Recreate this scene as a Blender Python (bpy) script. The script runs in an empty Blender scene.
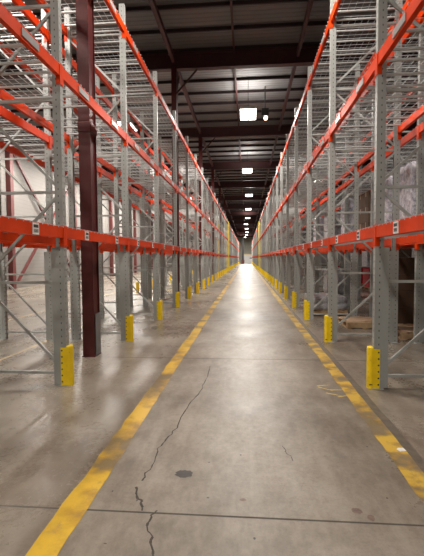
import bpy, bmesh, math, random
from mathutils import Vector, Matrix
random.seed(7)
S = bpy.context.scene
COL = S.collection

# ------------------------------------------------------------------ view
S.view_settings.view_transform = 'Standard'
S.view_settings.look = 'None'
S.view_settings.gamma = 1.0
S.view_settings.use_curve_mapping = False
S.view_settings.exposure = 0.30
S.cycles.max_bounces = 6
S.cycles.diffuse_bounces = 2
S.cycles.glossy_bounces = 3
S.cycles.transparent_max_bounces = 4
S.cycles.caustics_reflective = False
S.cycles.caustics_refractive = False
S.cycles.sample_clamp_indirect = 4.0

# ------------------------------------------------------------------ materials
class NT:
    """small node-tree writer"""
    def __init__(s, name):
        s.m = bpy.data.materials.new(name); s.m.use_nodes = True
        s.t = s.m.node_tree; s.n = s.t.nodes; s.n.clear()
        s.out = s.n.new('ShaderNodeOutputMaterial')
        s.b = s.n.new('ShaderNodeBsdfPrincipled')
        s.link(s.b.outputs[0], s.out.inputs[0])
        s.tc = s.n.new('ShaderNodeTexCoord')
    def link(s, a, b): s.t.links.new(a, b)
    def put(s, sock, v):
        if isinstance(v, bpy.types.NodeSocket): s.link(v, sock)
        else: sock.default_value = v
    def math(s, op, a, b=0.0, c=None, clamp=False):
        n = s.n.new('ShaderNodeMath'); n.operation = op; n.use_clamp = clamp
        s.put(n.inputs[0], a); s.put(n.inputs[1], b)
        if c is not None: s.put(n.inputs[2], c)
        return n.outputs[0]
    def noise(s, scale, detail=4, rough=0.55, vec=None, stretch=None, distortion=0.0):
        n = s.n.new('ShaderNodeTexNoise')
        n.inputs['Scale'].default_value = scale; n.inputs['Detail'].default_value = detail
        n.inputs['Roughness'].default_value = rough; n.inputs['Distortion'].default_value = distortion
        v = vec or s.tc.outputs['Object']
        if stretch:
            mp = s.n.new('ShaderNodeMapping'); mp.inputs['Scale'].default_value = stretch
            s.link(v, mp.inputs[0]); v = mp.outputs[0]
        s.link(v, n.inputs['Vector'])
        return n.outputs['Fac']
    def ramp(s, fac, stops):
        n = s.n.new('ShaderNodeValToRGB'); e = n.color_ramp.elements
        while len(e) > 1: e.remove(e[0])
        e[0].position = stops[0][0]; e[0].color = (*stops[0][1], 1)
        for p, c in stops[1:]:
            q = e.new(p); q.color = (*c, 1)
        s.put(n.inputs[0], fac)
        return n.outputs[0]
    def mix(s, fac, a, b):
        n = s.n.new('ShaderNodeMix'); n.data_type = 'RGBA'
        s.put(n.inputs[0], fac)
        for i, v in ((6, a), (7, b)):
            if isinstance(v, bpy.types.NodeSocket): s.link(v, n.inputs[i])
            else: n.inputs[i].default_value = (*v, 1)
        return n.outputs[2]
    def step(s, v, lo, hi):
        n = s.n.new('ShaderNodeMapRange'); n.clamp = True
        s.put(n.inputs[0], v); n.inputs[1].default_value = lo; n.inputs[2].default_value = hi
        n.inputs[3].default_value = 0; n.inputs[4].default_value = 1
        return n.outputs[0]
    def xyz(s, v=None):
        n = s.n.new('ShaderNodeSeparateXYZ'); s.link(v or s.tc.outputs['Object'], n.inputs[0]); return n.outputs
    def color(s, v):
        if isinstance(v, bpy.types.NodeSocket): s.link(v, s.b.inputs['Base Color'])
        else: s.b.inputs['Base Color'].default_value = (*v, 1)
    def rough(s, v): s.put(s.b.inputs['Roughness'], v)
    def bump(s, h, strength=0.2, dist=0.01):
        n = s.n.new('ShaderNodeBump'); n.inputs['Strength'].default_value = strength
        n.inputs['Distance'].default_value = dist
        s.link(h, n.inputs['Height']); s.link(n.outputs[0], s.b.inputs['Normal'])

def paint(name, c, var=0.15, rough=0.45, metal=0.0, scale=6.0, spec=0.5):
    t = NT(name)
    n = t.noise(scale, 3)
    lo = tuple(x * (1 - var) for x in c); hi = tuple(min(1, x * (1 + var)) for x in c)
    t.color(t.ramp(n, [(0.3, lo), (0.7, hi)])); t.rough(rough)
    t.b.inputs['Metallic'].default_value = metal
    t.b.inputs['Specular IOR Level'].default_value = spec
    return t.m

def glow(name, c, strength):
    t = NT(name); t.color((0.9, 0.9, 0.9))
    t.b.inputs['Emission Color'].default_value = (*c, 1)
    t.b.inputs['Emission Strength'].default_value = strength
    return t.m

M = {}
M['orange'] = paint('orange_paint', (0.66, 0.046, 0.0015), 0.12, 0.5, scale=3, spec=0.14)
M['channel'] = paint('galvanised_channel', (0.46, 0.46, 0.45), 0.08, 0.40)
M['wire'] = paint('galvanised_wire', (0.50, 0.50, 0.50), 0.1, 0.45)
M['brace'] = paint('grey_brace_paint', (0.36, 0.365, 0.345), 0.1, 0.5)
M['placard'] = paint('placard_plastic', (0.34, 0.325, 0.32), 0.08, 0.4, scale=20)
M['label'] = paint('label_paper', (0.78, 0.77, 0.74), 0.05, 0.5)
M['ink'] = paint('black_ink', (0.02, 0.02, 0.02), 0.1, 0.5)
M['yellow_post'] = paint('yellow_upright_paint', (0.85, 0.62, 0.03), 0.1, 0.45)
M['maroon'] = paint('maroon_steel_paint', (0.075, 0.014, 0.013), 0.2, 0.42, scale=3, spec=0.3)
M['girder'] = paint('dark_red_girder_paint', (0.050, 0.014, 0.014), 0.2, 0.6, scale=3)
M['purlin'] = paint('dark_purlin_paint', (0.022, 0.012, 0.012), 0.2, 0.6, scale=3)
M['wallred'] = paint('wall_column_red_paint', (0.11, 0.024, 0.022), 0.15, 0.5, scale=3)
M['guardgrey'] = paint('column_guard_grey', (0.16, 0.16, 0.165), 0.2, 0.5)
M['black'] = paint('black_housing', (0.02, 0.02, 0.022), 0.2, 0.45)
M['white'] = paint('white_enamel', (0.80, 0.80, 0.79), 0.04, 0.35)
M['red'] = paint('red_plastic', (0.45, 0.015, 0.03), 0.15, 0.4)
M['zinc'] = paint('zinc_bolt', (0.7, 0.7, 0.68), 0.1, 0.35, metal=0.6)
M['lampbody'] = paint('lamp_housing', (0.55, 0.55, 0.55), 0.06, 0.4)
M['lamp'] = glow('lamp_diffuser', (1.0, 0.96, 0.88), 9.0)
M['redlamp'] = glow('emergency_lamp', (1.0, 0.8, 0.55), 4.0)

def post_mat(name, c):
    t = NT(name); x, y, z = t.xyz()
    fz = t.math('FRACT', t.math('DIVIDE', z, 0.0762))
    dz = t.math('ABSOLUTE', t.math('SUBTRACT', fz, 0.5))
    hz = t.math('LESS_THAN', dz, 0.13)
    hy = t.math('LESS_THAN', t.math('ABSOLUTE', t.math('SUBTRACT', t.math('ABSOLUTE', y), 0.018)), 0.0045)
    hx = t.math('LESS_THAN', t.math('ABSOLUTE', t.math('SUBTRACT', t.math('ABSOLUTE', x), 0.05)), 0.0055)
    h = t.math('MULTIPLY', hz, t.math('MAXIMUM', hx, hy))
    n = t.noise(5, 4, stretch=(1, 1, 0.3))
    base = t.ramp(n, [(0.3, tuple(v * 0.86 for v in c)), (0.7, tuple(v * 1.1 for v in c))])
    t.color(t.mix(h, base, (0.06, 0.06, 0.055))); t.rough(0.5)
    return t.m
M['post_right'] = post_mat('grey_upright_paint', (0.31, 0.315, 0.297))
M['post_left'] = M['post_right']

def guard_mat():
    t = NT('yellow_guard_paint'); n = t.noise(9, 4)
    g = t.noise(30, 3)
    base = t.ramp(n, [(0.3, (0.80, 0.53, 0.006)), (0.7, (0.93, 0.66, 0.012))])
    t.color(t.mix(t.step(g, 0.66, 0.74), base, (0.35, 0.22, 0.03))); t.rough(0.38)
    return t.m
M['guard'] = guard_mat()

def floor_mat():
    t = NT('polished_concrete')
    x, y, z = t.xyz()
    big = t.noise(0.55, 5, 0.6); mid = t.noise(3.2, 5, 0.65); fine = t.noise(22, 4, 0.7)
    streak = t.noise(1.4, 4, 0.6, stretch=(3.0, 0.35, 1))
    base = t.ramp(big, [(0.36, (0.110, 0.086, 0.064)), (0.50, (0.195, 0.160, 0.124)), (0.64, (0.280, 0.240, 0.195))])
    base = t.mix(t.math('MULTIPLY', t.step(mid, 0.40, 0.85), 0.60), base, (0.16, 0.125, 0.092))
    base = t.mix(t.math('MULTIPLY', t.step(streak, 0.55, 0.80), 0.45), base, (0.40, 0.345, 0.27))
    base = t.mix(t.math('MULTIPLY', t.step(fine, 0.42, 0.85), 0.50), base, (0.10, 0.08, 0.06))
    pit = t.noise(60, 3, 0.75)
    base = t.mix(t.math('MULTIPLY', t.step(pit, 0.50, 0.80), 0.50), base, (0.085, 0.066, 0.05))
    pale = t.noise(7, 5, 0.7, stretch=(1.0, 0.45, 1))
    base = t.mix(t.math('MULTIPLY', t.step(pale, 0.42, 0.80), 0.45), base, (0.40, 0.35, 0.285))
    # saw-cut joints across the aisle every 3.75 m and along it every 11.4 m
    jy = t.math('ABSOLUTE', t.math('SUBTRACT', t.math('FRACT', t.math('DIVIDE', t.math('SUBTRACT', y, 2.235 - 1.81), 3.62)), 0.5))
    j1 = t.math('SUBTRACT', 1.0, t.step(t.math('MULTIPLY', jy, 3.62), 0.004, 0.0105))
    j = j1
    base = t.mix(t.math('MULTIPLY', j, 0.9), base, (0.03, 0.024, 0.018))
    t.color(base)
    pol = t.noise(0.9, 4, 0.6, stretch=(1.0, 0.6, 1))
    r = t.math('ADD', t.math('MULTIPLY', t.step(pol, 0.34, 0.66), 0.14), 0.20)
    r = t.math('ADD', r, t.math('MULTIPLY', t.step(fine, 0.40, 0.80), 0.10))
    lane = t.math('SUBTRACT', 1.0, t.step(t.math('ABSOLUTE', t.math('ADD', x, t.math('MULTIPLY', t.math('SUBTRACT', mid, 0.5), 0.8))), 0.55, 1.25))   # traffic-worn lane
    r = t.math('ADD', r, t.math('MULTIPLY', lane, 0.13))
    t.rough(t.math('ADD', r, t.math('MULTIPLY', j, 0.4)))
    t.b.inputs['Specular IOR Level'].default_value = 0.5
    wav = t.noise(1.1, 3, 0.5)
    t.bump(t.math('ADD', t.math('MULTIPLY', fine, 0.22), t.math('MULTIPLY', wav, 1.5)), 0.20, 0.014)
    return t.m
M['floor'] = floor_mat()

def line_mat(name, cols, wear, edge_lo, sc=1.5):
    t = NT(name)
    a = t.noise(sc, 3, 0.55, stretch=(0.8, 1, 1)); b = t.noise(13, 5, 0.7, stretch=(1.0, 0.5, 1)); c = t.noise(45, 3, 0.75)
    f = t.math('ADD', t.math('MULTIPLY', a, 0.8), t.math('MULTIPLY', t.noise(7, 4, 0.7), 0.2))
    base = t.ramp(f, [(0.42, cols[0]), (0.49, cols[1]), (0.56, cols[2])])
    w = t.step(t.math('ADD', t.math('ADD', t.math('MULTIPLY', b, 0.8), t.math('MULTIPLY', c, 0.3)), t.math('MULTIPLY', t.math('SUBTRACT', 0.5, a), edge_lo)), wear, wear + 0.22)
    base = t.mix(t.math('MULTIPLY', w, 0.75), base, (0.20, 0.155, 0.105))
    t.color(base); t.rough(0.36)
    return t.m
M['line'] = line_mat('worn_yellow_floor_paint', [(0.18, 0.12, 0.045), (0.46, 0.265, 0.024), (0.66, 0.41, 0.035)], 0.58, 0.6)
M['line_worn'] = line_mat('scuffed_yellow_floor_paint', [(0.18, 0.12, 0.045), (0.42, 0.245, 0.028), (0.60, 0.38, 0.05)], 0.49, 0.8, 4.0)
M['line_dark'] = paint('dark_tape_residue', (0.10, 0.078, 0.055), 0.35, 0.5, scale=14)
M['line_faint'] = paint('faded_yellow_floor_paint', (0.40, 0.30, 0.16), 0.2, 0.45, scale=8)
M['crack'] = paint('dark_floor_crack', (0.045, 0.035, 0.027), 0.3, 0.8, scale=30)
M['stain'] = paint('dark_floor_stain', (0.040, 0.033, 0.030), 0.4, 0.35, scale=20)
M['scuff_yellow'] = paint('yellow_scuff_paint', (0.72, 0.52, 0.15), 0.2, 0.45, scale=30)

def wall_mat(name, c, pitch, dark=0.7):
    t = NT(name); x, y, z = t.xyz()
    f = t.math('FRACT', t.math('DIVIDE', z, pitch))
    ln = t.math('LESS_THAN', f, 0.10)
    n = t.noise(0.6, 4)
    base = t.ramp(n, [(0.3, tuple(v * 0.9 for v in c)), (0.7, tuple(v * 1.06 for v in c))])
    t.color(t.mix(t.math('MULTIPLY', ln, 0.55), base, tuple(v * dark for v in c))); t.rough(0.7)
    return t.m
M['wall_left'] = wall_mat('cream_wall_panel', (0.225, 0.212, 0.198), 0.2)
M['wall_far'] = wall_mat('grey_green_wall_panel', (0.34, 0.34, 0.29), 0.9)
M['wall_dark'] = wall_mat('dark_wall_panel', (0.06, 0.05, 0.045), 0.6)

def deck_mat():
    t = NT('ribbed_metal_roof_deck'); x, y, z = t.xyz()
    f = t.math('ABSOLUTE', t.math('SUBTRACT', t.math('FRACT', t.math('DIVIDE', y, 0.20)), 0.5))
    n = t.noise(0.8, 3)
    base = t.ramp(n, [(0.3, (0.145, 0.145, 0.15)), (0.7, (0.19, 0.188, 0.19))])
    t.color(t.mix(t.math('MULTIPLY', t.step(f, 0.30, 0.36), 0.35), base, (0.08, 0.078, 0.078)))
    t.rough(0.6)
    t.bump(t.step(f, 0.28, 0.38), 0.6, 0.03)
    return t.m
M['deck'] = deck_mat()

def wood_mat():
    t = NT('pallet_wood'); n = t.noise(5, 5, 0.6, stretch=(1, 8, 1))
    t.color(t.ramp(n, [(0.3, (0.30, 0.18, 0.09)), (0.7, (0.52, 0.36, 0.21))])); t.rough(0.75)
    return t.m
M['wood'] = wood_mat()
M['card'] = paint('brown_cardboard', (0.13, 0.075, 0.042), 0.15, 0.8, scale=3)
M['carddark'] = paint('dark_brown_cardboard', (0.075, 0.038, 0.022), 0.2, 0.8, scale=3)
M['cardpale'] = paint('pale_cardboard', (0.40, 0.26, 0.16), 0.12, 0.75, scale=4)
M['tape'] = paint('packing_tape', (0.38, 0.27, 0.16), 0.08, 0.3)

def wrap_mat(name, c1, c2, c3):
    t = NT(name)
    n = t.noise(9, 6, 0.75, distortion=1.0); m = t.noise(14, 4, 0.7, stretch=(1, 1, 0.5))
    base = t.ramp(n, [(0.32, c1), (0.5, c2), (0.66, c3)])
    base = t.mix(t.math('MULTIPLY', t.step(m, 0.5, 0.7), 0.5), base, c3)
    t.color(base); t.rough(0.28)
    t.bump(m, 0.5, 0.02)
    return t.m
M['wrap'] = wrap_mat('white_stretch_wrap', (0.13, 0.12, 0.16), (0.50, 0.48, 0.55), (0.88, 0.87, 0.90))
M['wrapgrey'] = wrap_mat('grey_stretch_wrap', (0.16, 0.15, 0.16), (0.32, 0.31, 0.33), (0.55, 0.54, 0.56))

# ------------------------------------------------------------------ mesh builder
class MB:
    def __init__(s): s.v = []; s.f = []
    def prism(s, pts, axis, a, b, caps=True):
        """closed outline pts (2-D) swept along axis from a to b"""
        n = len(pts); k = len(s.v)
        for t in (a, b):
            for p, q in pts:
                s.v.append({'x': (t, p, q), 'y': (p, t, q), 'z': (p, q, t)}[axis])
        for i in range(n):
            j = (i + 1) % n
            s.f.append((k + i, k + j, k + n + j, k + n + i))
        if caps:
            s.f.append(tuple(k + i for i in range(n))[::-1]); s.f.append(tuple(k + n + i for i in range(n)))
        return s
    def box(s, x0, x1, y0, y1, z0, z1):
        return s.prism([(x0, y0), (x1, y0), (x1, y1), (x0, y1)], 'z', z0, z1)
    def bar(s, p, q, w, h):
        """rectangular bar from p to q"""
        p, q = Vector(p), Vector(q); d = (q - p).normalized()
        up = Vector((0, 1, 0)) if abs(d.y) < 0.9 else Vector((0, 0, 1))
        u = d.cross(up).normalized(); w2 = u.cross(d).normalized()
        k = len(s.v)
        for c in (p, q):
            for a, b in ((-1, -1), (1, -1), (1, 1), (-1, 1)):
                s.v.append(tuple(c + u * (a * h / 2) + w2 * (b * w / 2)))
        s.f += [(k, k + 1, k + 5, k + 4), (k + 1, k + 2, k + 6, k + 5), (k + 2, k + 3, k + 7, k + 6), (k + 3, k, k + 4, k + 7), (k + 3, k + 2, k + 1, k), (k + 4, k + 5, k + 6, k + 7)]
        return s
    def cyl(s, c, r, axis, a, b, n=12):
        pts = [(c[0] + r * math.cos(2 * math.pi * i / n), c[1] + r * math.sin(2 * math.pi * i / n)) for i in range(n)]
        return s.prism(pts, axis, a, b)
    def add(s, o):
        k = len(s.v); s.v += o.v; s.f += [tuple(i + k for i in f) for f in o.f]; return s
    def mesh(s, name, mat, sx=1, off=(0, 0, 0), bevel=0.0):
        me = bpy.data.meshes.new(name)
        me.from_pydata([(sx * x - off[0], y - off[1], z - off[2]) for x, y, z in s.v], [], s.f)
        bm = bmesh.new(); bm.from_mesh(me)
        if bevel: bmesh.ops.bevel(bm, geom=list(bm.edges), offset=bevel, segments=1, affect='EDGES', profile=0.5)
        bmesh.ops.recalc_face_normals(bm, faces=bm.faces); bm.to_mesh(me); bm.free()
        me.materials.append(mat)
        return me

def link(name, me, parent=None, loc=(0, 0, 0)):
    o = bpy.data.objects.new(name, me); COL.objects.link(o)
    o.location = loc
    if parent: o.parent = parent
    return o
def thing(name, label, cat, loc=(0, 0, 0), group=None, me=None, rz=0):
    o = link(name, me, None, loc); o['label'] = label; o['category'] = cat; o.rotation_euler.z = rz
    if group: o['group'] = group
    return o
def struct(name, me, label=None, cat=None, loc=(0, 0, 0), parent=None):
    o = link(name, me, parent, loc)
    if parent is None: o['kind'] = 'structure'
    if label: o['label'] = label
    if cat: o['category'] = cat
    return o
def copy_tree(o, parent=None):
    c = o.copy(); COL.objects.link(c)
    if parent: c.parent = parent
    for ch in list(o.children): copy_tree(ch, c)
    return c
ONES = 'zero first second third fourth fifth sixth seventh eighth ninth tenth eleventh twelfth thirteenth fourteenth fifteenth sixteenth seventeenth eighteenth nineteenth'.split()
TENS = {20: 'twent', 30: 'thirt', 40: 'fort'}
def nth(n):
    if n < 20: return ONES[n]
    t, r = n // 10 * 10, n % 10
    return TENS[t] + 'ieth' if r == 0 else TENS[t] + 'y-' + ONES[r]

# ------------------------------------------------------------------ room dimensions (metres; camera stands at x=y=0, aisle runs along +y)
PITCH = 2.52
XL, XR = -2.07, 1.40                 # aisle faces of the left and right racks
DEPTH, FLUE = 1.06, 0.32
LEV = {-1: (1.825, 3.63, 5.45), 1: (1.80, 3.635, 5.49)}
Y0 = {-1: 4.525 - PITCH, 1: 4.636 - PITCH}
TOP = 5.80
ROOM = dict(x0=-11.8, x1=9.6, y0=-9.0, y1=122.0, z=8.25)
COLX, COLY0, COLP = -2.345, 5.96, 7.56

# ------------------------------------------------------------------ setting
R = ROOM
fl = struct('floor', MB().box(R['x0'] - .2, R['x1'] + .2, R['y0'] - .2, R['y1'] + .2, -0.2, 0).mesh('floor', M['floor']),
            'worn polished grey brown concrete warehouse floor', 'floor')
struct('wall_left', MB().box(R['x0'] - .2, R['x0'], R['y0'], R['y1'], 0, R['z']).mesh('wall_left', M['wall_left']), 'cream panel wall beyond the left racks', 'wall')
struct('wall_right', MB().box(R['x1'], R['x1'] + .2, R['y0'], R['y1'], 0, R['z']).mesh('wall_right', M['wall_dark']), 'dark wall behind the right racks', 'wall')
struct('wall_far', MB().box(R['x0'], R['x1'], R['y1'], R['y1'] + .2, 0, R['z']).mesh('wall_far', M['wall_far']), 'grey green wall at the end of the aisle', 'wall')
struct('wall_back', MB().box(R['x0'], R['x1'], R['y0'] - .2, R['y0'], 0, R['z']).mesh('wall_back', M['wall_dark']), 'wall behind the camera', 'wall')
struct('ceiling', MB().box(R['x0'] - .2, R['x1'] + .2, R['y0'] - .2, R['y1'] + .2, R['z'], R['z'] + .1).mesh('ceiling', M['deck']),
       'dim ribbed metal roof deck', 'ceiling')
# far dock door
dr = struct('door_1', MB().box(-1.1, 2.6, 121.90, 121.99, 0.0, 2.6).mesh('door_1', M['white'], bevel=0.01), 'white dock door at the far end of the aisle', 'door')
f = MB()
for (a, b, c, d) in ((-1.25, -1.1, 0, 2.75), (2.6, 2.75, 0, 2.75), (-1.1, 2.6, 2.6, 2.75)): f.box(a, b, 121.86, 121.99, c, d)
struct('door_frame', f.mesh('door_frame', M['yellow_post']), parent=dr)
struct('door_window', MB().box(0.9, 1.7, 121.87, 121.9, 1.35, 1.62).mesh('door_window', M['black']), parent=dr)

# girders, purlins, struts
gi = MB()
gz0, gz1 = 7.62, 8.12
gi.box(R['x0'], R['x1'], -.11, .11, gz0, gz0 + .03).box(R['x0'], R['x1'], -.11, .11, gz1 - .03, gz1).box(R['x0'], R['x1'], -.012, .012, gz0 + .03, gz1 - .03)
gme = gi.mesh('girder', M['girder'])
nG = 0
GY = [COLY0 + COLP * k for k in range(-1, 16)]
for y in GY:
    o = struct('ceiling_girder', gme, 'dark red steel girder crossing under the roof', 'girder', (0, y, 0)); nG += 1
pm = MB()
pm.box(R['x0'], R['x1'], -.026, .026, 8.145, 8.155).box(R['x0'], R['x1'], -.005, .005, 8.155, 8.24).box(R['x0'], R['x1'], -.026, .026, 8.24, R['z'])
pme = pm.mesh('purlin', M['purlin'])
y = R['y0'] + 0.6
while y < R['y1'] - .3:
    struct('ceiling_purlin', pme, 'thin dark purlin carrying the roof deck', 'purlin', (0, y, 0)); y += 1.15
for xs, w in ((COLX, .11), (1.62, .09), (-7.2, .11), (5.6, .11)):
    m = MB()
    ys = [R['y0']] + [g for g in GY if g > R['y0']] + [R['y1']]
    for a, b in zip(ys[:-1], ys[1:]):
        m.box(xs - w / 2, xs + w / 2, a + .125, b - .125, 7.80, 7.97)
    struct('ceiling_strut', m.mesh('strut', M['girder']), 'dark red strut running along the roof between girders', 'strut')
# conduit the aisle lamps hang from
struct('ceiling_conduit', MB().box(-.42, -.36, R['y0'] + .05, R['y1'] - .05, 8.06, 8.12).mesh('conduit', M['girder']), 'long conduit under the roof over the aisle', 'conduit')

# columns inside the left rack
def column(i, y):
    near = i == 0
    lab = 'dark red steel column standing inside the nearest left rack bay' if near else 'dark red steel column in the left rack, %s column along the aisle' % nth(i + 1)
    t = thing('steel_column', lab, 'column', (COLX if i < 6 else XL - 1.06 - .16, y, 0), 'steel columns along the left rack')
    link('shaft', SHAFT, t)
    if near: link('collar', COLLAR, t)
    if i < 6: link('base_plate', CPLATE, t); link('knee_brace', KNEE, t)
    link('knee_brace', KNEE2, t)
    if i < 3: link('column_guard', CGUARD, t)['label'] = 'grey guard plate around the column foot'
SHAFT = MB().box(-.088, .088, -.122, -.108, .015, gz0).box(-.088, .088, .108, .122, .015, gz0).box(-.070, .070, -.109, .109, .015, gz0).mesh('shaft', M['maroon'])
COLLAR = MB().box(-.10, .10, -.134, .134, 3.30, 3.45).mesh('collar', M['maroon'], bevel=.012)
CPLATE = MB().box(-.10, .10, -.135, .135, 0, .015).mesh('base_plate', M['maroon'])
KNEE = MB().bar((.05, 0, 6.85), (.75, 0, 7.61), .05, .05).mesh('knee', M['girder'])
KNEE2 = MB().bar((0, .12, 6.7), (0, .92, 7.80), .05, .05).mesh('knee', M['girder'])
cg = MB().prism([(.0885, -.07), (.094, -.07), (.094, .135), (-.094, .135), (-.094, -.07), (-.0885, -.07), (-.0885, .124), (.0885, .124)], 'z', .016, .64)
CGUARD = cg.mesh('column_guard', M['guardgrey'])
colys = [COLY0 + COLP * k for k in range(0, 14)]
for i, y in enumerate(colys): column(i, y)

# left wall columns and their cross bracing
wc = MB().box(-.12, .12, -.13, .13, 0, gz0).mesh('wall_column', M['wallred'])
WY = [19.45 + 7.56 * k for k in range(-2, 9)]
for k, y in enumerate(WY):
    struct('wall_column', wc, 'red steel column against the cream left wall', 'column', (R['x0'] + .14, y, 0))
ya, yb = WY[2], WY[3]
struct('wall_brace', MB().bar((R['x0'] + .16, ya + .2, 6.9), (R['x0'] + .16, yb - .2, .35), .13, .10).mesh('wall_brace', M['wallred']), 'red diagonal brace on the cream left wall', 'brace')
struct('wall_brace', MB().bar((R['x0'] + .30, ya + .2, .35), (R['x0'] + .30, yb - .2, 6.9), .13, .10).mesh('wall_brace', M['wallred']), 'red diagonal brace on the cream left wall, crossing the other', 'brace')

# floor paint, cracks and stains
def strip(name, xa, xb, ya, yb, mat, z=0.002, label=None):
    n = 60; m = MB(); k = 0
    rr = random.Random(500 + int(xa * 100))
    L, Rr = [], []
    ys = []
    yy = ya
    while yy < yb: ys.append(yy); yy += 0.10 + 0.02 * max(0, yy)
    ys.append(yb)
    for yv in ys:
        L.append((xa + rr.uniform(-.010, .010), yv)); Rr.append((xb + rr.uniform(-.007, .007), yv))
    for i in range(len(ys) - 1):
        b = len(m.v)
        m.v += [(*L[i], z), (*Rr[i], z), (*Rr[i + 1], z), (*L[i + 1], z)]
        m.f.append((b, b + 1, b + 2, b + 3))
    return struct(name, m.mesh(name, mat), label, 'floor marking')
strip('floor_line', -1.089, -.930, -3, 119, M['line'], .002, 'worn yellow line painted on the floor left of the aisle')
strip('floor_line', 1.041, 1.192, -3, 119, M['line_worn'], .002, 'scuffed yellow line painted on the floor right of the aisle')
strip('floor_line', 1.185, 1.270, -3, 119, M['line_dark'], .0012, 'dark residue along the right yellow line')
strip('floor_line', -3.60, -3.53, -3, 119, M['line_faint'], .002, 'faded yellow line under the racks behind the left row')
strip('floor_line', -5.76, -5.66, -3, 119, M['line_faint'], .002, 'faded yellow line in the aisle by the cream wall')

F, CH = 408.0, 1.455
YAW, PIT, ROLL = math.radians(4.87), math.radians(-2.739), math.radians(0.36)
cam_rot = Matrix.Rotation(YAW, 3, 'Z') @ Matrix.Rotation(math.pi / 2 + PIT, 3, 'X') @ Matrix.Rotation(-ROLL, 3, 'Z')
def ground(px, py):
    d = cam_rot @ Vector(((px - 212) / F, (278 - py) / F, -1)); t = -CH / d.z
    return (d.x * t, d.y * t)
def crack(pts, w, name='crack'):
    g = [ground(*p) for p in pts]
    rr = random.Random(3); P = []
    for a, b in zip(g[:-1], g[1:]):
        n = 4
        for i in range(n):
            t = i / n; P.append((a[0] + (b[0] - a[0]) * t + rr.uniform(-.012, .012), a[1] + (b[1] - a[1]) * t + rr.uniform(-.012, .012)))
    P.append(g[-1]); m = MB()
    for i, (a, b) in enumerate(zip(P[:-1], P[1:])):
        d = Vector((b[0] - a[0], b[1] - a[1])).normalized(); nn = Vector((-d.y, d.x)) * w * rr.uniform(.5, 1.3) / 2
        k = len(m.v); z = .0009 + .00001 * i
        m.v += [(a[0] - nn.x, a[1] - nn.y, z), (a[0] + nn.x, a[1] + nn.y, z), (b[0] + nn.x, b[1] + nn.y, z), (b[0] - nn.x, b[1] - nn.y, z)]
        m.f.append((k, k + 1, k + 2, k + 3))
    return struct(name, m.mesh(name, M['crack']), parent=fl)
crack([(154, 560), (152, 540), (146, 527), (152, 514), (157, 511)], .012)
crack([(143, 511), (142, 502), (136, 497), (136, 487)], .013)
crack([(143, 481), (147, 472), (154, 462), (158, 448), (166, 440), (176, 428), (183, 414), (190, 402), (200, 392), (206, 380), (210, 366)], .010)
crack([(283, 446), (288, 454), (293, 461)], .005)
def blob(px, py, rx, ry, mat, seed, z=.0013, name='stain'):
    c = ground(px, py); rr = random.Random(seed); m = MB(); n = 20
    m.v = [(c[0] + rx * math.cos(2 * math.pi * i / n) * rr.uniform(.8, 1.1), c[1] + ry * math.sin(2 * math.pi * i / n) * rr.uniform(.8, 1.1), z) for i in range(n)]
    m.f = [tuple(range(n))]
    return struct(name, m.mesh(name, mat), parent=fl)
blob(184, 474, .062, .055, M['stain'], 1)
for i in range(12):
    g = random.Random(i + 50)
    blob(g.uniform(20, 400), g.uniform(430, 552), g.uniform(.004, .010), g.uniform(.004, .012), M['stain'], i)
M['rust'] = paint('rust_floor_stain', (0.14, 0.085, 0.066), 0.3, 0.5, scale=30)
blob(357, 511, .03, .03, M['rust'], 4); blob(371, 518, .02, .03, M['rust'], 5); blob(243, 500, .02, .015, M['rust'], 6)
pp = ground(401, 450)
thing('paper_scrap', 'tiny white paper scrap lying on the right yellow floor line', 'paper scrap', (pp[0], pp[1], .0035), me=MB().prism([(-.03, -.02), (.02, -.03), (.035, .01), (0, .03), (-.03, .015)], 'z', 0, .001).mesh('paper_scrap', M['label']), rz=.5)
def scuff(p, q, w):
    a, b = ground(*p), ground(*q)
    d = Vector((b[0] - a[0], b[1] - a[1])).normalized(); nn = Vector((-d.y, d.x)) * w / 2
    m = MB(); m.v = [(a[0] - nn.x, a[1] - nn.y, .0016), (a[0] + nn.x, a[1] + nn.y, .0016), (b[0] + nn.x * .3, b[1] + nn.y * .3, .0016), (b[0] - nn.x * .3, b[1] - nn.y * .3, .0016)]
    m.f = [(0, 1, 2, 3)]
    struct('scuff', m.mesh('scuff', M['scuff_yellow']), parent=fl)
for p, q in (((317, 386), (330, 385)), ((318, 387), (333, 391)), ((326, 393), (342, 396)), ((338, 397), (352, 395)), ((330, 390), (346, 390))): scuff(p, q, .022)

# ------------------------------------------------------------------ rack pieces (x runs from the row's aisle face into the row)
PW, PD, RD = 0.076, 0.092, 0.06      # post width, depth, and depth of the reinforcing channel below the first beam
def post_mb():
    a, t = PW / 2, .004
    pts = [(0, -a), (PD, -a), (PD, -a + .016), (PD - .004, -a + .016), (PD - .004, -a + t), (t, -a + t), (t, a - t), (PD - .004, a - t), (PD - .004, a - .016), (PD, a - .016), (PD, a), (0, a)]
    return MB().prism(pts, 'z', .008, TOP)
def rear_post_mb():
    m = post_mb(); m.v = [(PD - x, y, z) for x, y, z in m.v]; return m
def reinf_mb(rear, z1):
    a, t = PW / 2 - .004, .004; x0, x1 = PD + .0005, PD + RD
    pts = [(x0, -a), (x1, -a), (x1, a), (x0, a), (x0, a - t), (x1 - t, a - t), (x1 - t, -a + t), (x0, -a + t)]
    m = MB().prism(pts, 'z', .008, z1)
    if rear: m.v = [(PD - x, y, z) for x, y, z in m.v]
    return m
def foot_mb():
    m = MB().box(-.02, .115, -.07, .07, 0, .008)
    return m
NODES = [.14, 1.19, 2.22, 3.25, 4.28, 5.31]
def strut_mb(z): return MB().box(PD - .01, DEPTH - PD + .01, -.016, .016, z - .015, z + .015)
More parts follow.
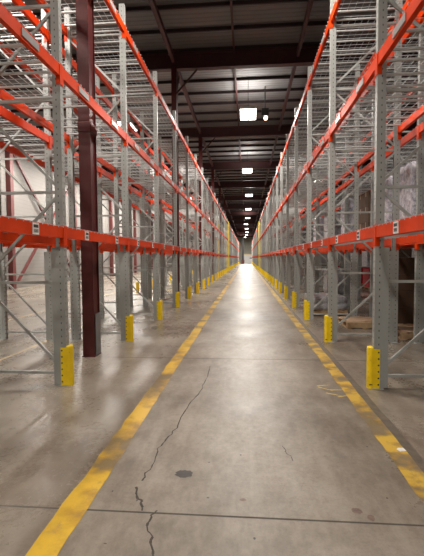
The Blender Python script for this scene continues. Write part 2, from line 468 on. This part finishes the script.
def diag_mb(i):
    xa, xb = PD - .01, DEPTH - PD + .01
    za, zb = NODES[i] + .07, NODES[i + 1] - .05
    if i % 2: xa, xb = xb, xa
    return MB().bar((xa, 0, za), (xb, 0, zb), .024, .030)
BH, BT = .127, .05
def beam_mb(rear, z):
    """step beam whose top is at z, with an inner ledge for the deck"""
    pts = [(0, z - BH), (BT, z - BH), (BT, z - .03), (.028, z - .03), (.028, z), (0, z)]
    m = MB()
    if rear: pts = [(DEPTH - p, q) for p, q in pts]
    return m.prism(pts, 'y', PW / 2 + .002, PITCH - PW / 2 - .002)
def conn_mb(rear, z, end):
    m = MB(); y0, y1 = (.001, PW / 2 + .003) if not end else (PITCH - PW / 2 - .003, PITCH - .001)
    x0, x1 = -.005, 0
    def X(a, b): return (DEPTH - b, DEPTH - a) if rear else (a, b)
    m.box(*X(-.006, -.0005), y0, y1, z - .225, z + .012)
    ya, yb = (PW / 2 + .0005, PW / 2 + .006) if not end else (PITCH - PW / 2 - .006, PITCH - PW / 2 - .0005)
    m.box(*X(-.006, .045), ya, yb, z - .225, z + .012)
    return m
def placard_mb(z, yc, ln, h):
    return MB().box(-.010, -.0005, yc - ln / 2, yc + ln / 2, z - .022 - h, z - .022)
def deckspans(gap):
    sp = [(.05, PITCH / 2 - .01), (PITCH / 2 + .01, PITCH - .05)]
    if gap is None: return sp
    g0, g1 = gap; out = []
    for a, b in sp:
        if g1 <= a or g0 >= b: out.append((a, b)); continue
        if g0 - a > .3: out.append((a, g0))
        if b - g1 > .3: out.append((g1, b))
    return out
def deckwire_mb(z, a, b, fine=True):
    m = MB(); w = .0022; zt = z + .002
    n = max(2, int((b - a) / .12))
    for i in range(n + 1):
        y = a + .01 + (b - a - .02) * i / n
        m.box(-.012, DEPTH + .012, y - w, y + w, zt, zt + 2 * w)
        m.box(-.014, -.008, y - w, y + w, zt - .016, zt + 2 * w)          # wires bent down over the beam
    k = 10 if fine else 7
    for i in range(k + 1):
        x = .03 + (DEPTH - .06) * i / k
        m.box(x - w, x + w, a, b, zt + 2 * w, zt + 4 * w)
    return m
def channel_mb(z, y):
    m = MB()
    a, h, t = .017, .022, .003
    m.prism([(y - a, z - h), (y + a, z - h), (y + a, z - .001), (y + a - t, z - .001), (y + a - t, z - h + t), (y - a + t, z - h + t), (y - a + t, z - .001), (y - a, z - .001)], 'x', .03, DEPTH - .03)
    return m
def chan_ys(a, b):
    n = max(2, round((b - a) / .30)); return [a + .07 + (b - a - .14) * i / (n - 1) for i in range(n)]

_cache = {}
def cm(key, fn):
    if key not in _cache: _cache[key] = fn()
    return _cache[key]

def frame_parts(t, sx, y, post_m, full):
    """upright frame of the bay: two posts, foot plates, struts and diagonals"""
    for rear in (0, 1):
        off = sx * (DEPTH - PD) if rear else 0
        me = cm(('post', sx, rear, post_m.name), lambda: (rear_post_mb() if rear else post_mb()).mesh('post', post_m, sx))
        p = link('post', me, t, (off, y, 0))
        fm = cm(('foot', sx, rear), lambda: (lambda m: m.mesh('foot_plate', M['brace'], sx))(MB().box(-.02, .10, -.07, .07, 0, .008).cyl((.088, .055), .012, 'z', .008, .02, 8) if not rear else MB().box(-.02, .10, -.07, .07, 0, .008)))
        if full: link('foot_plate', fm, p)
        z1 = LEV[sx][0] - .235
        link('reinforcing_channel', cm(('reinf', sx, rear, post_m.name), lambda: reinf_mb(rear, z1).mesh('reinforcing_channel', post_m, sx)), p)
    if full:
        for i, z in enumerate(NODES):
            link('strut', cm(('strut', sx, i), lambda: strut_mb(z).mesh('strut', M['brace'], sx)), t, (0, y, 0))
        for i in range(len(NODES) - 1):
            link('diagonal_brace', cm(('diag', sx, i), lambda: diag_mb(i).mesh('diagonal_brace', M['brace'], sx)), t, (0, y, 0))
    else:
        def mk():
            m = MB()
            for z in NODES: m.add(strut_mb(z))
            for i in range(len(NODES) - 1): m.add(diag_mb(i))
            return m.mesh('bracing', M['brace'], sx)
        link('bracing', cm(('bracing', sx), mk), t, (0, y, 0))

def build_bay(sx, lev, full, gap, labels, post_m, label, x, y, group):
    t = thing('pallet_rack', label, 'pallet rack', (x, y, 0), group)
    frame_parts(t, sx, 0, post_m, full)
    for li, z in enumerate(lev):
        for rear in (0, 1):
            if full:
                b = link('beam', cm(('beam', sx, rear, z), lambda: beam_mb(rear, z).mesh('beam', M['orange'], sx)), t)
                for e in (0, 1):
                    link('connector', cm(('conn', sx, rear, z, e), lambda: conn_mb(rear, z, e).mesh('connector', M['orange'], sx)), b)
                if not rear and labels:
                    for q in (.63, 1.86):
                        if li == 0:
                            l = link('location_label', cm(('lab', sx, z, q), lambda: placard_mb(z + .014, q, .115, .115).mesh('location_label', M['label'], sx)), b)
                            def bars(z=z, q=q):
                                m = MB(); zz = z - .016
                                m.box(-.0112, -.0102, q - .045, q + .045, zz - .040, zz - .010)
                                for i, (w, g) in enumerate(((.006, .0), (.003, .012), (.008, .02), (.003, .034), (.006, .042), (.009, .054), (.003, .068), (.006, .078))):
                                    m.box(-.0112, -.0102, q - .043 + g, q - .043 + g + w, zz - .088, zz - .055)
                                return m.mesh('barcode', M['ink'], sx)
                            # code bars printed on the label
                            me = cm(('bars', sx, z, q), bars); o = link('barcode', me, b)
                        else:
                            link('placard', cm(('plac', sx, z, q), lambda: placard_mb(z - .004, q, .31, .075).mesh('placard', M['placard'], sx)), b)['label'] = 'pale grey placard on the beam face'
            else:
                link('beam', cm(('beamc', sx, rear, z, labels), lambda: beam_mb(rear, z).add(conn_mb(rear, z, 0)).add(conn_mb(rear, z, 1)).mesh('beam', M['orange'], sx)), t)
                if labels and not rear:
                    q = .63
                    link('placard', cm(('plac2', sx, z), lambda: placard_mb(z, .63, .3 if li else .11, .075).add(placard_mb(z, 1.86, .3 if li else .11, .075)).mesh('placard', M['label'] if li == 0 else M['placard'], sx)), t)
        for a, b_ in deckspans(gap):
            a, b_ = round(a, 3), round(b_, 3)
            d = link('wire_deck', cm(('wire', sx, z, a, b_, full), lambda: deckwire_mb(z, a, b_, full).mesh('wire_deck', M['wire'], sx)), t)
            if full:
                for q in chan_ys(a, b_):
                    link('support_channel', cm(('chan', sx, z, round(q, 4)), lambda: channel_mb(z, q).mesh('support_channel', M['channel'], sx)), d)
            else:
                def mk(a=a, b_=b_, z=z):
                    m = MB()
                    for q in chan_ys(a, b_): m.add(channel_mb(z, q))
                    return m.mesh('support_channel', M['channel'], sx)
                link('support_channel', cm(('chans', sx, z, a, b_), mk), d)
    return t

def gap_at(y):
    for c in colys[:6]:
        o = c - y
        if -.2 < o < PITCH + .2: return (o - .17, o + .17)
    return None
# ------------------------------------------------------------------ post guards
def guard_mb():
    m = MB()
    pts = [(.007, -.054), (.030, -.054), (.052, -.040), (.064, -.016), (.064, .016), (.052, .040), (.030, .054), (.007, .054)]
    n = len(pts); H = .465; k = len(m.v)
    cx, cy = .03, 0
    rings = [(1, 0.0), (1, H - .02), (.92, H - .006), (.78, H)]
    for s, z in rings:
        for p, q in pts: m.v.append((cx + (p - cx) * s, cy + (q - cy) * s, z))
    for r in range(len(rings) - 1):
        for i in range(n):
            j = (i + 1) % n; m.f.append((k + r * n + i, k + r * n + j, k + (r + 1) * n + j, k + (r + 1) * n + i))
    m.f.append(tuple(k + i for i in range(n))); m.f.append(tuple(k + (len(rings) - 1) * n + i for i in range(n)))
    m.box(-.060, .010, -.054, -.048, 0, H - .02).box(-.060, .010, .048, .054, 0, H - .02)
    return m
def bolt_mb(z): return MB().cyl((-.045, z), .010, 'y', -.0565, -.0535, 8)
def guard(sx, x, y, label, group, bolts, sticker):
    # sx = +1: nose points to +x
    g = thing('post_guard', label, 'post guard', (x, y, 0), group)
    link('shield', cm(('guard', sx), lambda: guard_mb().mesh('shield', M['guard'], sx)), g)
    if bolts:
        for i in range(6):
            link('bolt', cm(('bolt', sx, i), lambda: bolt_mb(.05 + .072 * i).mesh('bolt', M['ink'], sx)), g)
    if sticker:
        link('sticker', cm(('stick', sx), lambda: MB().bar((.020, -.0555, .05), (.049, -.0435, .046), .004, .014).mesh('sticker', M['ink'], sx)), g)
    return g

# ------------------------------------------------------------------ the rack rows
NB = 17        # bays before the cross aisle
SIDE = {-1: 'left', 1: 'right'}
for sx, xf in ((-1, XL), (1, XR)):
    DEPTH, FLUE = (1.06, .32) if sx < 0 else (1.15, .29)
    post = M['post_left'] if sx < 0 else M['post_right']
    gname = 'pallet rack bays along the %s of the aisle' % SIDE[sx]
    for i in range(NB):
        y = Y0[sx] + PITCH * i
        lab = 'grey and orange pallet rack bay, %s from the camera, along the %s of the aisle' % (nth(i + 1), SIDE[sx])
        build_bay(sx, LEV[sx], i < 6, gap_at(y) if sx < 0 else None, True, post, lab, xf, y, gname)
    ye = Y0[sx] + PITCH * NB
    t = thing('upright_frame', 'yellow upright frame ending the long %s rack at the cross aisle' % SIDE[sx], 'rack frame', (xf, ye, 0), 'yellow frames at the cross aisle')
    frame_parts(t, sx, 0, M['yellow_post'], False)
    # back-to-back row behind
    xb = xf + sx * (DEPTH + FLUE)
    gname = 'pallet rack bays behind the %s aisle row' % SIDE[sx]
    for i in range(0 if sx < 0 else 1, NB):
        y = Y0[sx] + PITCH * i
        lab = 'grey and orange pallet rack bay, %s from the camera, behind the %s aisle row' % (nth(i + 1), SIDE[sx])
        build_bay(sx, LEV[sx], 0 < i < 4, None, False, post, lab, xb, y, gname)
    # guards at the aisle posts
    for i in range(1, NB + 1):
        y = Y0[sx] + PITCH * i
        lab = 'yellow steel guard at the foot of the %s upright on the %s of the aisle' % ('nearest' if i == 1 else nth(i), SIDE[sx])
        guard(-sx, xf + sx * .0, y, lab, 'yellow post guards on the %s of the aisle' % SIDE[sx], i <= 4, sx > 0 and i <= 2)
    # beyond the cross aisle: one mesh per bay, too small to show parts
    yf = ye + 3.3
    def far_mesh(mat_i=0):
        lev = LEV[sx]; mats = [M['yellow_post'] if mat_i else post, M['orange'], M['channel'], M['cardpale'], M['guard']]
        me = bpy.data.meshes.new('rack_bay'); bm = bmesh.new()
        def put(m, k):
            vs = [bm.verts.new((sx * a, b, c)) for a, b, c in m.v]
            for fc in m.f:
                fa = bm.faces.new([vs[q] for q in fc]); fa.material_index = k
        m = post_mb(); r = rear_post_mb(); r.v = [(a + DEPTH - PD, b, c) for a, b, c in r.v]
        put(m, 0); put(r, 0)
        b = MB()
        for z in NODES: b.add(strut_mb(z))
        for i in range(len(NODES) - 1): b.add(diag_mb(i))
        put(b, 0)
        for z in lev:
            for q in (0, 1): put(beam_mb(q, z).add(conn_mb(q, z, 0)).add(conn_mb(q, z, 1)), 1)
            c = MB()
            for q in chan_ys(.05, PITCH - .05): c.add(channel_mb(z, q))
            put(c, 2)
        bmesh.ops.recalc_face_normals(bm, faces=bm.faces); bm.to_mesh(me); bm.free()
        for q in mats: me.materials.append(q)
        return me
    fa, fb = far_mesh(1), far_mesh(0)
    for i in range(26):
        y = yf + PITCH * i
        if y > 117: break
        lab = ('pallet rack bay with yellow upright, first beyond the cross aisle on the %s' % SIDE[sx]) if i == 0 else \
              'far pallet rack bay, %s beyond the cross aisle on the %s' % (nth(i + 1), SIDE[sx])
        thing('pallet_rack', lab, 'pallet rack', (xf, y, 0), 'far rack bays beyond the cross aisle on the %s' % SIDE[sx], fa if i == 0 else fb)
        g = 'far yellow guards beyond the cross aisle on the %s' % SIDE[sx]
        guard(-sx, xf, y, 'far yellow guard at the %s upright beyond the cross aisle on the %s' % (nth(i + 1), SIDE[sx]), g, False, False)
# guards facing the aisle by the cream wall
xg = XL - (2 * DEPTH + FLUE)
for i in range(2, NB):
    guard(-1, xg, Y0[-1] + PITCH * i, 'yellow guard facing the cream wall at the %s upright behind the left row' % nth(i), 'yellow guards on the cream wall side', False, False)

# ------------------------------------------------------------------ lamps
HB = MB().box(-.33, .33, -.63, .63, 0, .09).box(-.10, .10, -.3, .3, .09, .15)
HBm = HB.mesh('housing', M['lampbody'])
DIF = MB().box(-.30, -.02, -.60, .60, -.012, -.001).mesh('diffuser', M['lamp'])
DIF2 = MB().box(.02, .30, -.60, .60, -.012, -.001).mesh('diffuser', M['lamp'])
def lamp(x, y, z, label, group, energy, up=0.0):
    t = thing('ceiling_lamp', label, 'ceiling lamp', (x, y, z), group)
    link('housing', HBm, t); link('diffuser', DIF, t); link('diffuser', DIF2, t)
    for q in (-.5, .5):
        link('hanger', cm(('hang', q, z), lambda: MB().box(-.008, .008, q - .008, q + .008, .09, 8.25 - z).mesh('hanger', M['purlin'])), t)
    ld = bpy.data.lights.new('lamp_light', 'AREA'); ld.shape = 'RECTANGLE'; ld.size = .6; ld.size_y = 1.2
    ld.energy = energy; ld.color = (1.0, .945, .87)
    lo = bpy.data.objects.new('lamp_light', ld); COL.objects.link(lo); lo.parent = t; lo.location = (0, 0, -.02)
    if not up: return t
    ud = bpy.data.lights.new('lamp_uplight', 'AREA'); ud.shape = 'RECTANGLE'; ud.size = .5; ud.size_y = 1.0
    ud.energy = energy * up; ud.color = (1.0, .95, .88)
    uo = bpy.data.objects.new('lamp_uplight', ud); COL.objects.link(uo); uo.parent = t; uo.location = (0, 0, .17); uo.rotation_euler.x = math.pi
    return t
AY = [6.0 + 10.4 * k for k in range(-1, 11)]
ZL = 7.1
E_AISLE, E_LEFT, E_WALL, E_RIGHT = 340, 520, 440, 80
seen = 0
for k, y in enumerate(AY):
    vis = y > 12
    if vis: seen += 1
    lab = 'bright ceiling lamp over the aisle, %s from the camera' % ('nearest' if seen == 1 else nth(seen)) if vis else \
          'ceiling lamp over the aisle, %s the camera' % ('behind' if y < 0 else 'almost above')
    xo = [0.02, 0.02, .07, .05, .22, .2, .15, -.1, 0, .1, 0, -.4][k]
    lamp(xo, y, ZL, lab, 'ceiling lamps over the aisle', E_AISLE * (.8 if k < 2 else 1.15 if k < 4 else .9 if k < 6 else 1.35 if k < 9 else 2.0 if k < 10 else 4.5), .14)
for k, y in enumerate((-6.0, 4.5, 17.3, 38.0, 58.0)):
    lamp(-5.1, y, ZL, 'ceiling lamp behind the left racks, %s row from the camera' % nth(k + 1), 'ceiling lamps behind the left racks', E_LEFT)
for k in range(6):
    lamp(-9.3, 19.0 + 4.7 * k, ZL, 'ceiling lamp near the cream wall, %s from the camera' % nth(k + 1), 'ceiling lamps near the cream wall', E_WALL)
for k, y in enumerate((-3.0, 8.0, 31.0, 42.0)):
    lamp(5.3, y, ZL, 'ceiling lamp behind the right racks, %s from the camera' % nth(k + 1), 'ceiling lamps behind the right racks', E_RIGHT)
# emergency light beside the nearest aisle lamp
e = thing('emergency_light', 'small dark emergency light hanging beside the nearest aisle lamp', 'emergency light', (.74, 16.6, 6.95))
link('housing', MB().box(-.14, .14, -.10, .10, .12, .42).box(-.02, .02, -.02, .02, .42, 1.29).mesh('housing', M['black'], bevel=.006), e)
link('lamp_head', MB().cyl((.02, .03), .07, 'y', -.16, -.02, 14).mesh('lamp_head', M['redlamp']), e)

# ------------------------------------------------------------------ goods
def pallet_mb(w, d):
    m = MB()
    for i in range(3): m.box(-w / 2, w / 2, -d / 2 + i * (d - .1) / 2, -d / 2 + i * (d - .1) / 2 + .1, .02, .105)
    for i in range(7):
        y0 = -w / 2 + i * (w - .1) / 6; m.box(y0, y0 + .1, -d / 2, d / 2, .105, .125)
    for i in range(3):
        y0 = -w / 2 + i * (w - .1) / 2; m.box(y0, y0 + .1, -d / 2, d / 2, 0, .02)
    return m
def lump_mesh(w, d, h, mat, seed, amp=.02):
    """bulging wrapped stack: layered goods under stretch film"""
    bm = bmesh.new(); bmesh.ops.create_cube(bm, size=1)
    bmesh.ops.subdivide_edges(bm, edges=list(bm.edges), cuts=9, use_grid_fill=True)
    rr = random.Random(seed); ph = [rr.uniform(0, 6.28) for _ in range(6)]
    L = max(2, round(h / .26))
    for v in bm.verts:
        x, y, z = v.co
        zz = (z + .5)
        lay = abs(math.sin(zz * L * math.pi))
        k = 1 - .035 * (1 - lay) + .012 * math.sin(9 * x + ph[0]) * math.sin(8 * y + ph[1])
        v.co = Vector((x * w * k + rr.uniform(-amp, amp) * .5, y * d * k + rr.uniform(-amp, amp) * .5, zz * h + (rr.uniform(-amp, amp) * .6 if zz > .05 else 0)))
    for fc in bm.faces: fc.smooth = True
    me = bpy.data.meshes.new('wrapped_goods'); bm.to_mesh(me); bm.free(); me.materials.append(mat)
    return me
def load(x, y, z, w, d, h, mat, label, seed, group='wrapped pallet loads on the right racks'):
    t = thing('pallet_load', label, 'pallet load', (x, y, z), group)
    link('pallet', cm(('pal', w, d), lambda: pallet_mb(w, d).mesh('pallet', M['wood'])), t)
    link('wrapped_goods', lump_mesh(w * .97, d * .97, h, mat, seed), t, (0, 0, .127))
    return t
ZD = LEV[1][0] + .016
XB = XR + DEPTH + FLUE + .53
load(XB, 6.62, ZD, .9, .9, 1.42, M['wrap'], 'tall white wrapped pallet load on the right first shelf at the picture edge', 1)
load(XB, 8.0, ZD, .9, .82, 1.22, M['wrap'], 'white wrapped pallet load on the first shelf just right of the nearest right upright', 2)
load(XB, 9.2, ZD, .9, .7, 1.20, M['wrap'], 'white wrapped pallet load on the first shelf, just left of the nearest right upright', 3)
load(XB, 12.75, ZD, .9, .8, 1.25, M['wrap'], 'white wrapped pallet load on the first shelf just right of the second right upright', 4)
load(XB, 15.4, ZD, .95, .95, 1.1, M['wrapgrey'], 'grey wrapped pallet load on the first shelf just left of the second right upright', 5)
load(XB, 17.85, ZD, .95, .95, 1.2, M['wrap'], 'white wrapped pallet load on the first shelf, farthest behind the right row', 6)
load(2.06, 11.05, 0, .95, 1.2, .34, M['wrapgrey'], 'low grey wrapped pallet load on the floor beyond the second right upright', 7, 'loads on the floor')
load(XB + .05, 15.4, 0, 1.0, 1.1, .9, M['wrapgrey'], 'grey wrapped pallet load on the floor left of the second right upright', 8, 'loads on the floor')

def box_me(w, d, h, mat): return MB().box(-w / 2, w / 2, -d / 2, d / 2, 0, h).mesh('carton', mat, bevel=.006)
def carton(x, y, z, w, d, h, mat, label, group, rz=0):
    t = thing('cardboard_box', label, 'cardboard box', (x, y, z), group, rz=rz)
    link('carton', cm(('carton', w, d, h, mat.name), lambda: box_me(w, d, h, mat)), t)
    link('tape', cm(('tape', w, d, h), lambda: MB().box(-w / 2 - .001, w / 2 + .001, -.03, .03, h - .0005, h + .001).box(-w / 2 - .0015, -w / 2 - .0005, -.03, .03, h - .12, h).mesh('tape', M['tape'])), t)
    return t
def pallet(x, y, z, w, d, label, rz=0):
    return thing('wooden_pallet', label, 'pallet', (x, y, z), 'wooden pallets', cm(('pal', w, d), lambda: pallet_mb(w, d).mesh('pallet', M['wood'])), rz)
# brown cartons on the first shelf
pallet(XB, 10.57, ZD, .95, .95, 'wooden pallet under brown cartons on the first shelf')
w0 = ['bottom', 'middle', 'top']; n0 = 0
for lz in range(3):
    for a, sa in ((-1, 'near'), (1, 'far')):
        for b, sb in ((-1, 'aisle'), (1, 'back')):
            carton(XB + b * .235, 10.57 + a * .235, ZD + .127 + lz * .372, .46, .46, .37, M['card'],
                   'brown cardboard box on the first shelf stack, %s layer, %s %s corner' % (w0[lz], sa, sb), 'brown cardboard boxes on the first shelf')
# dark brown stack on the floor beside the nearest right upright
pallet(XB, 8.90, 0, 1.0, 1.05, 'wooden pallet under dark brown cartons beside the nearest right upright')
for lz in range(4):
    for a, sa in ((-1, 'near'), (1, 'far')):
        carton(XB, 8.90 + a * .25, .127 + lz * .33, .92, .49, .328, M['carddark'],
               'dark brown carton stacked on the floor pallet, %s layer, %s box' % (['bottom', 'second', 'third', 'top'][lz], sa), 'dark brown cartons on the floor')
# loose flattened cardboard in front of it
def flat(name, x, y, z, w, d, mat, label, rz, tilt):
    t = thing(name, label, 'cardboard sheet', (x, y, z), 'flattened cardboard sheets', rz=rz)
    t.rotation_euler.x = tilt
    m = MB().box(-w / 2, -.003, -d / 2, d / 2, 0, .008).box(.003, w / 2, -d / 2, d / 2, 0, .008).box(-.003, .003, -d / 2, d / 2, 0, .005)
    link('sheet', m.mesh('sheet', mat, bevel=.002), t); return t
pallet(3.2, 7.78, 0, .95, .75, 'low wooden pallet with cardboard sheets beside the nearest right upright')
flat('cardboard_sheet', 3.15, 7.78, .1275, .8, .55, M['cardpale'], 'pale cardboard sheet lying on the low pallet', .25, 0)
flat('cardboard_sheet', 3.05, 7.73, .1375, .6, .4, M['card'], 'darker cardboard sheet on top of the pale sheet', -.3, 0)
# pallet behind the nearest right upright
pallet(2.4, 8.95, 0, .7, .9, 'wooden pallet on the floor left of the nearest right upright')
flat('cardboard_sheet', 2.4, 8.9, .1275, .7, .6, M['cardpale'], 'brown cardboard sheet on the pallet left of the nearest right upright', .15, 0)
# across the far right aisle: pallets with red crates and dark stacks
def crate_me(w, d, h):
    m = MB(); t = .02
    m.box(-w / 2, w / 2, -d / 2, d / 2, 0, .02)
    m.box(-w / 2, w / 2, -d / 2, -d / 2 + t, .02, h).box(-w / 2, w / 2, d / 2 - t, d / 2, .02, h)
    m.box(-w / 2, -w / 2 + t, -d / 2 + t, d / 2 - t, .02, h).box(w / 2 - t, w / 2, -d / 2 + t, d / 2 - t, .02, h)
    m.box(-w / 2 - .015, w / 2 + .015, -d / 2 - .015, -d / 2, h - .04, h).box(-w / 2 - .015, -w / 2, -d / 2, d / 2, h - .04, h)
    return m.mesh('crate', M['red'])
CR = crate_me(.6, .9, .27)
for gi_, yy in enumerate((13.5, 16.2, 19.0, 22.0, 26.6)):
    pallet(6.0, yy, 0, 1.3, 1.1, 'wooden pallet under red crates, %s across the right far aisle' % nth(gi_ + 1))
    for c in range(2):
        for lz in range(3):
            thing('plastic_crate', 'red plastic crate, %s stack across the right far aisle, %s side, %s layer' % (nth(gi_ + 1), ('aisle', 'wall')[c], w0[lz]), 'crate',
                  (5.68 + c * .64, yy, .127 + lz * .275), 'red crates behind the right racks', CR)
for i, (yy, h, mt) in enumerate(((11.0, 2.2, 'carddark'), (12.3, 2.6, 'wrapgrey'), (14.8, 2.5, 'carddark'), (17.6, 2.4, 'wrapgrey'), (20.5, 2.6, 'carddark'), (23.5, 2.4, 'carddark'), (25.2, 2.5, 'wrapgrey'))):
    load(7.6, yy, 0, 1.2, 1.1, h, M[mt], 'tall dark pallet load against the right wall, %s from the camera' % nth(i + 1), 30 + i, 'loads against the right wall')
# white cabinet by the cream wall, far down
c = thing('metal_cabinet', 'small white cabinet on the floor by the cream wall beyond the left racks', 'cabinet', (-11.2, 35.0, 0))
link('body', MB().box(-.36, .36, -.3, .3, .06, .98).mesh('body', M['white'], bevel=.012), c)
link('plinth', MB().box(-.33, .33, -.27, .27, 0, .06).mesh('plinth', M['black']), c)
link('door', MB().box(-.33, .33, -.318, -.301, .10, .62).mesh('door', M['white'], bevel=.004), c)
link('handle', MB().box(.24, .26, -.335, -.318, .3, .45).mesh('handle', M['black']), c)
# dark column standing at the far end of the aisle
c = thing('far_column', 'dark column with a red foot standing at the far end of the aisle', 'column', (-1.0, 108, 0))
link('shaft', MB().box(-.28, .28, -.28, .28, 1.0, gz0 - .02).mesh('shaft', M['black']), c)
link('foot', MB().box(-.4, .4, -.4, .4, 0, 1.0).mesh('foot', M['wallred'], bevel=.03), c)

# ------------------------------------------------------------------ world and camera
w = bpy.data.worlds.new('World'); S.world = w; w.use_nodes = True
w.node_tree.nodes['Background'].inputs[0].default_value = (.9, .95, 1, 1)
w.node_tree.nodes['Background'].inputs[1].default_value = 0.02
cd = bpy.data.cameras.new('camera'); cam = bpy.data.objects.new('camera', cd); COL.objects.link(cam)
cd.sensor_fit = 'VERTICAL'; cd.sensor_height = 36; cd.lens = 36 * F / 556
cd.clip_end = 400; cd.clip_start = .05
cam.matrix_world = Matrix.Translation((0, 0, CH)) @ cam_rot.to_4x4()
S.camera = cam
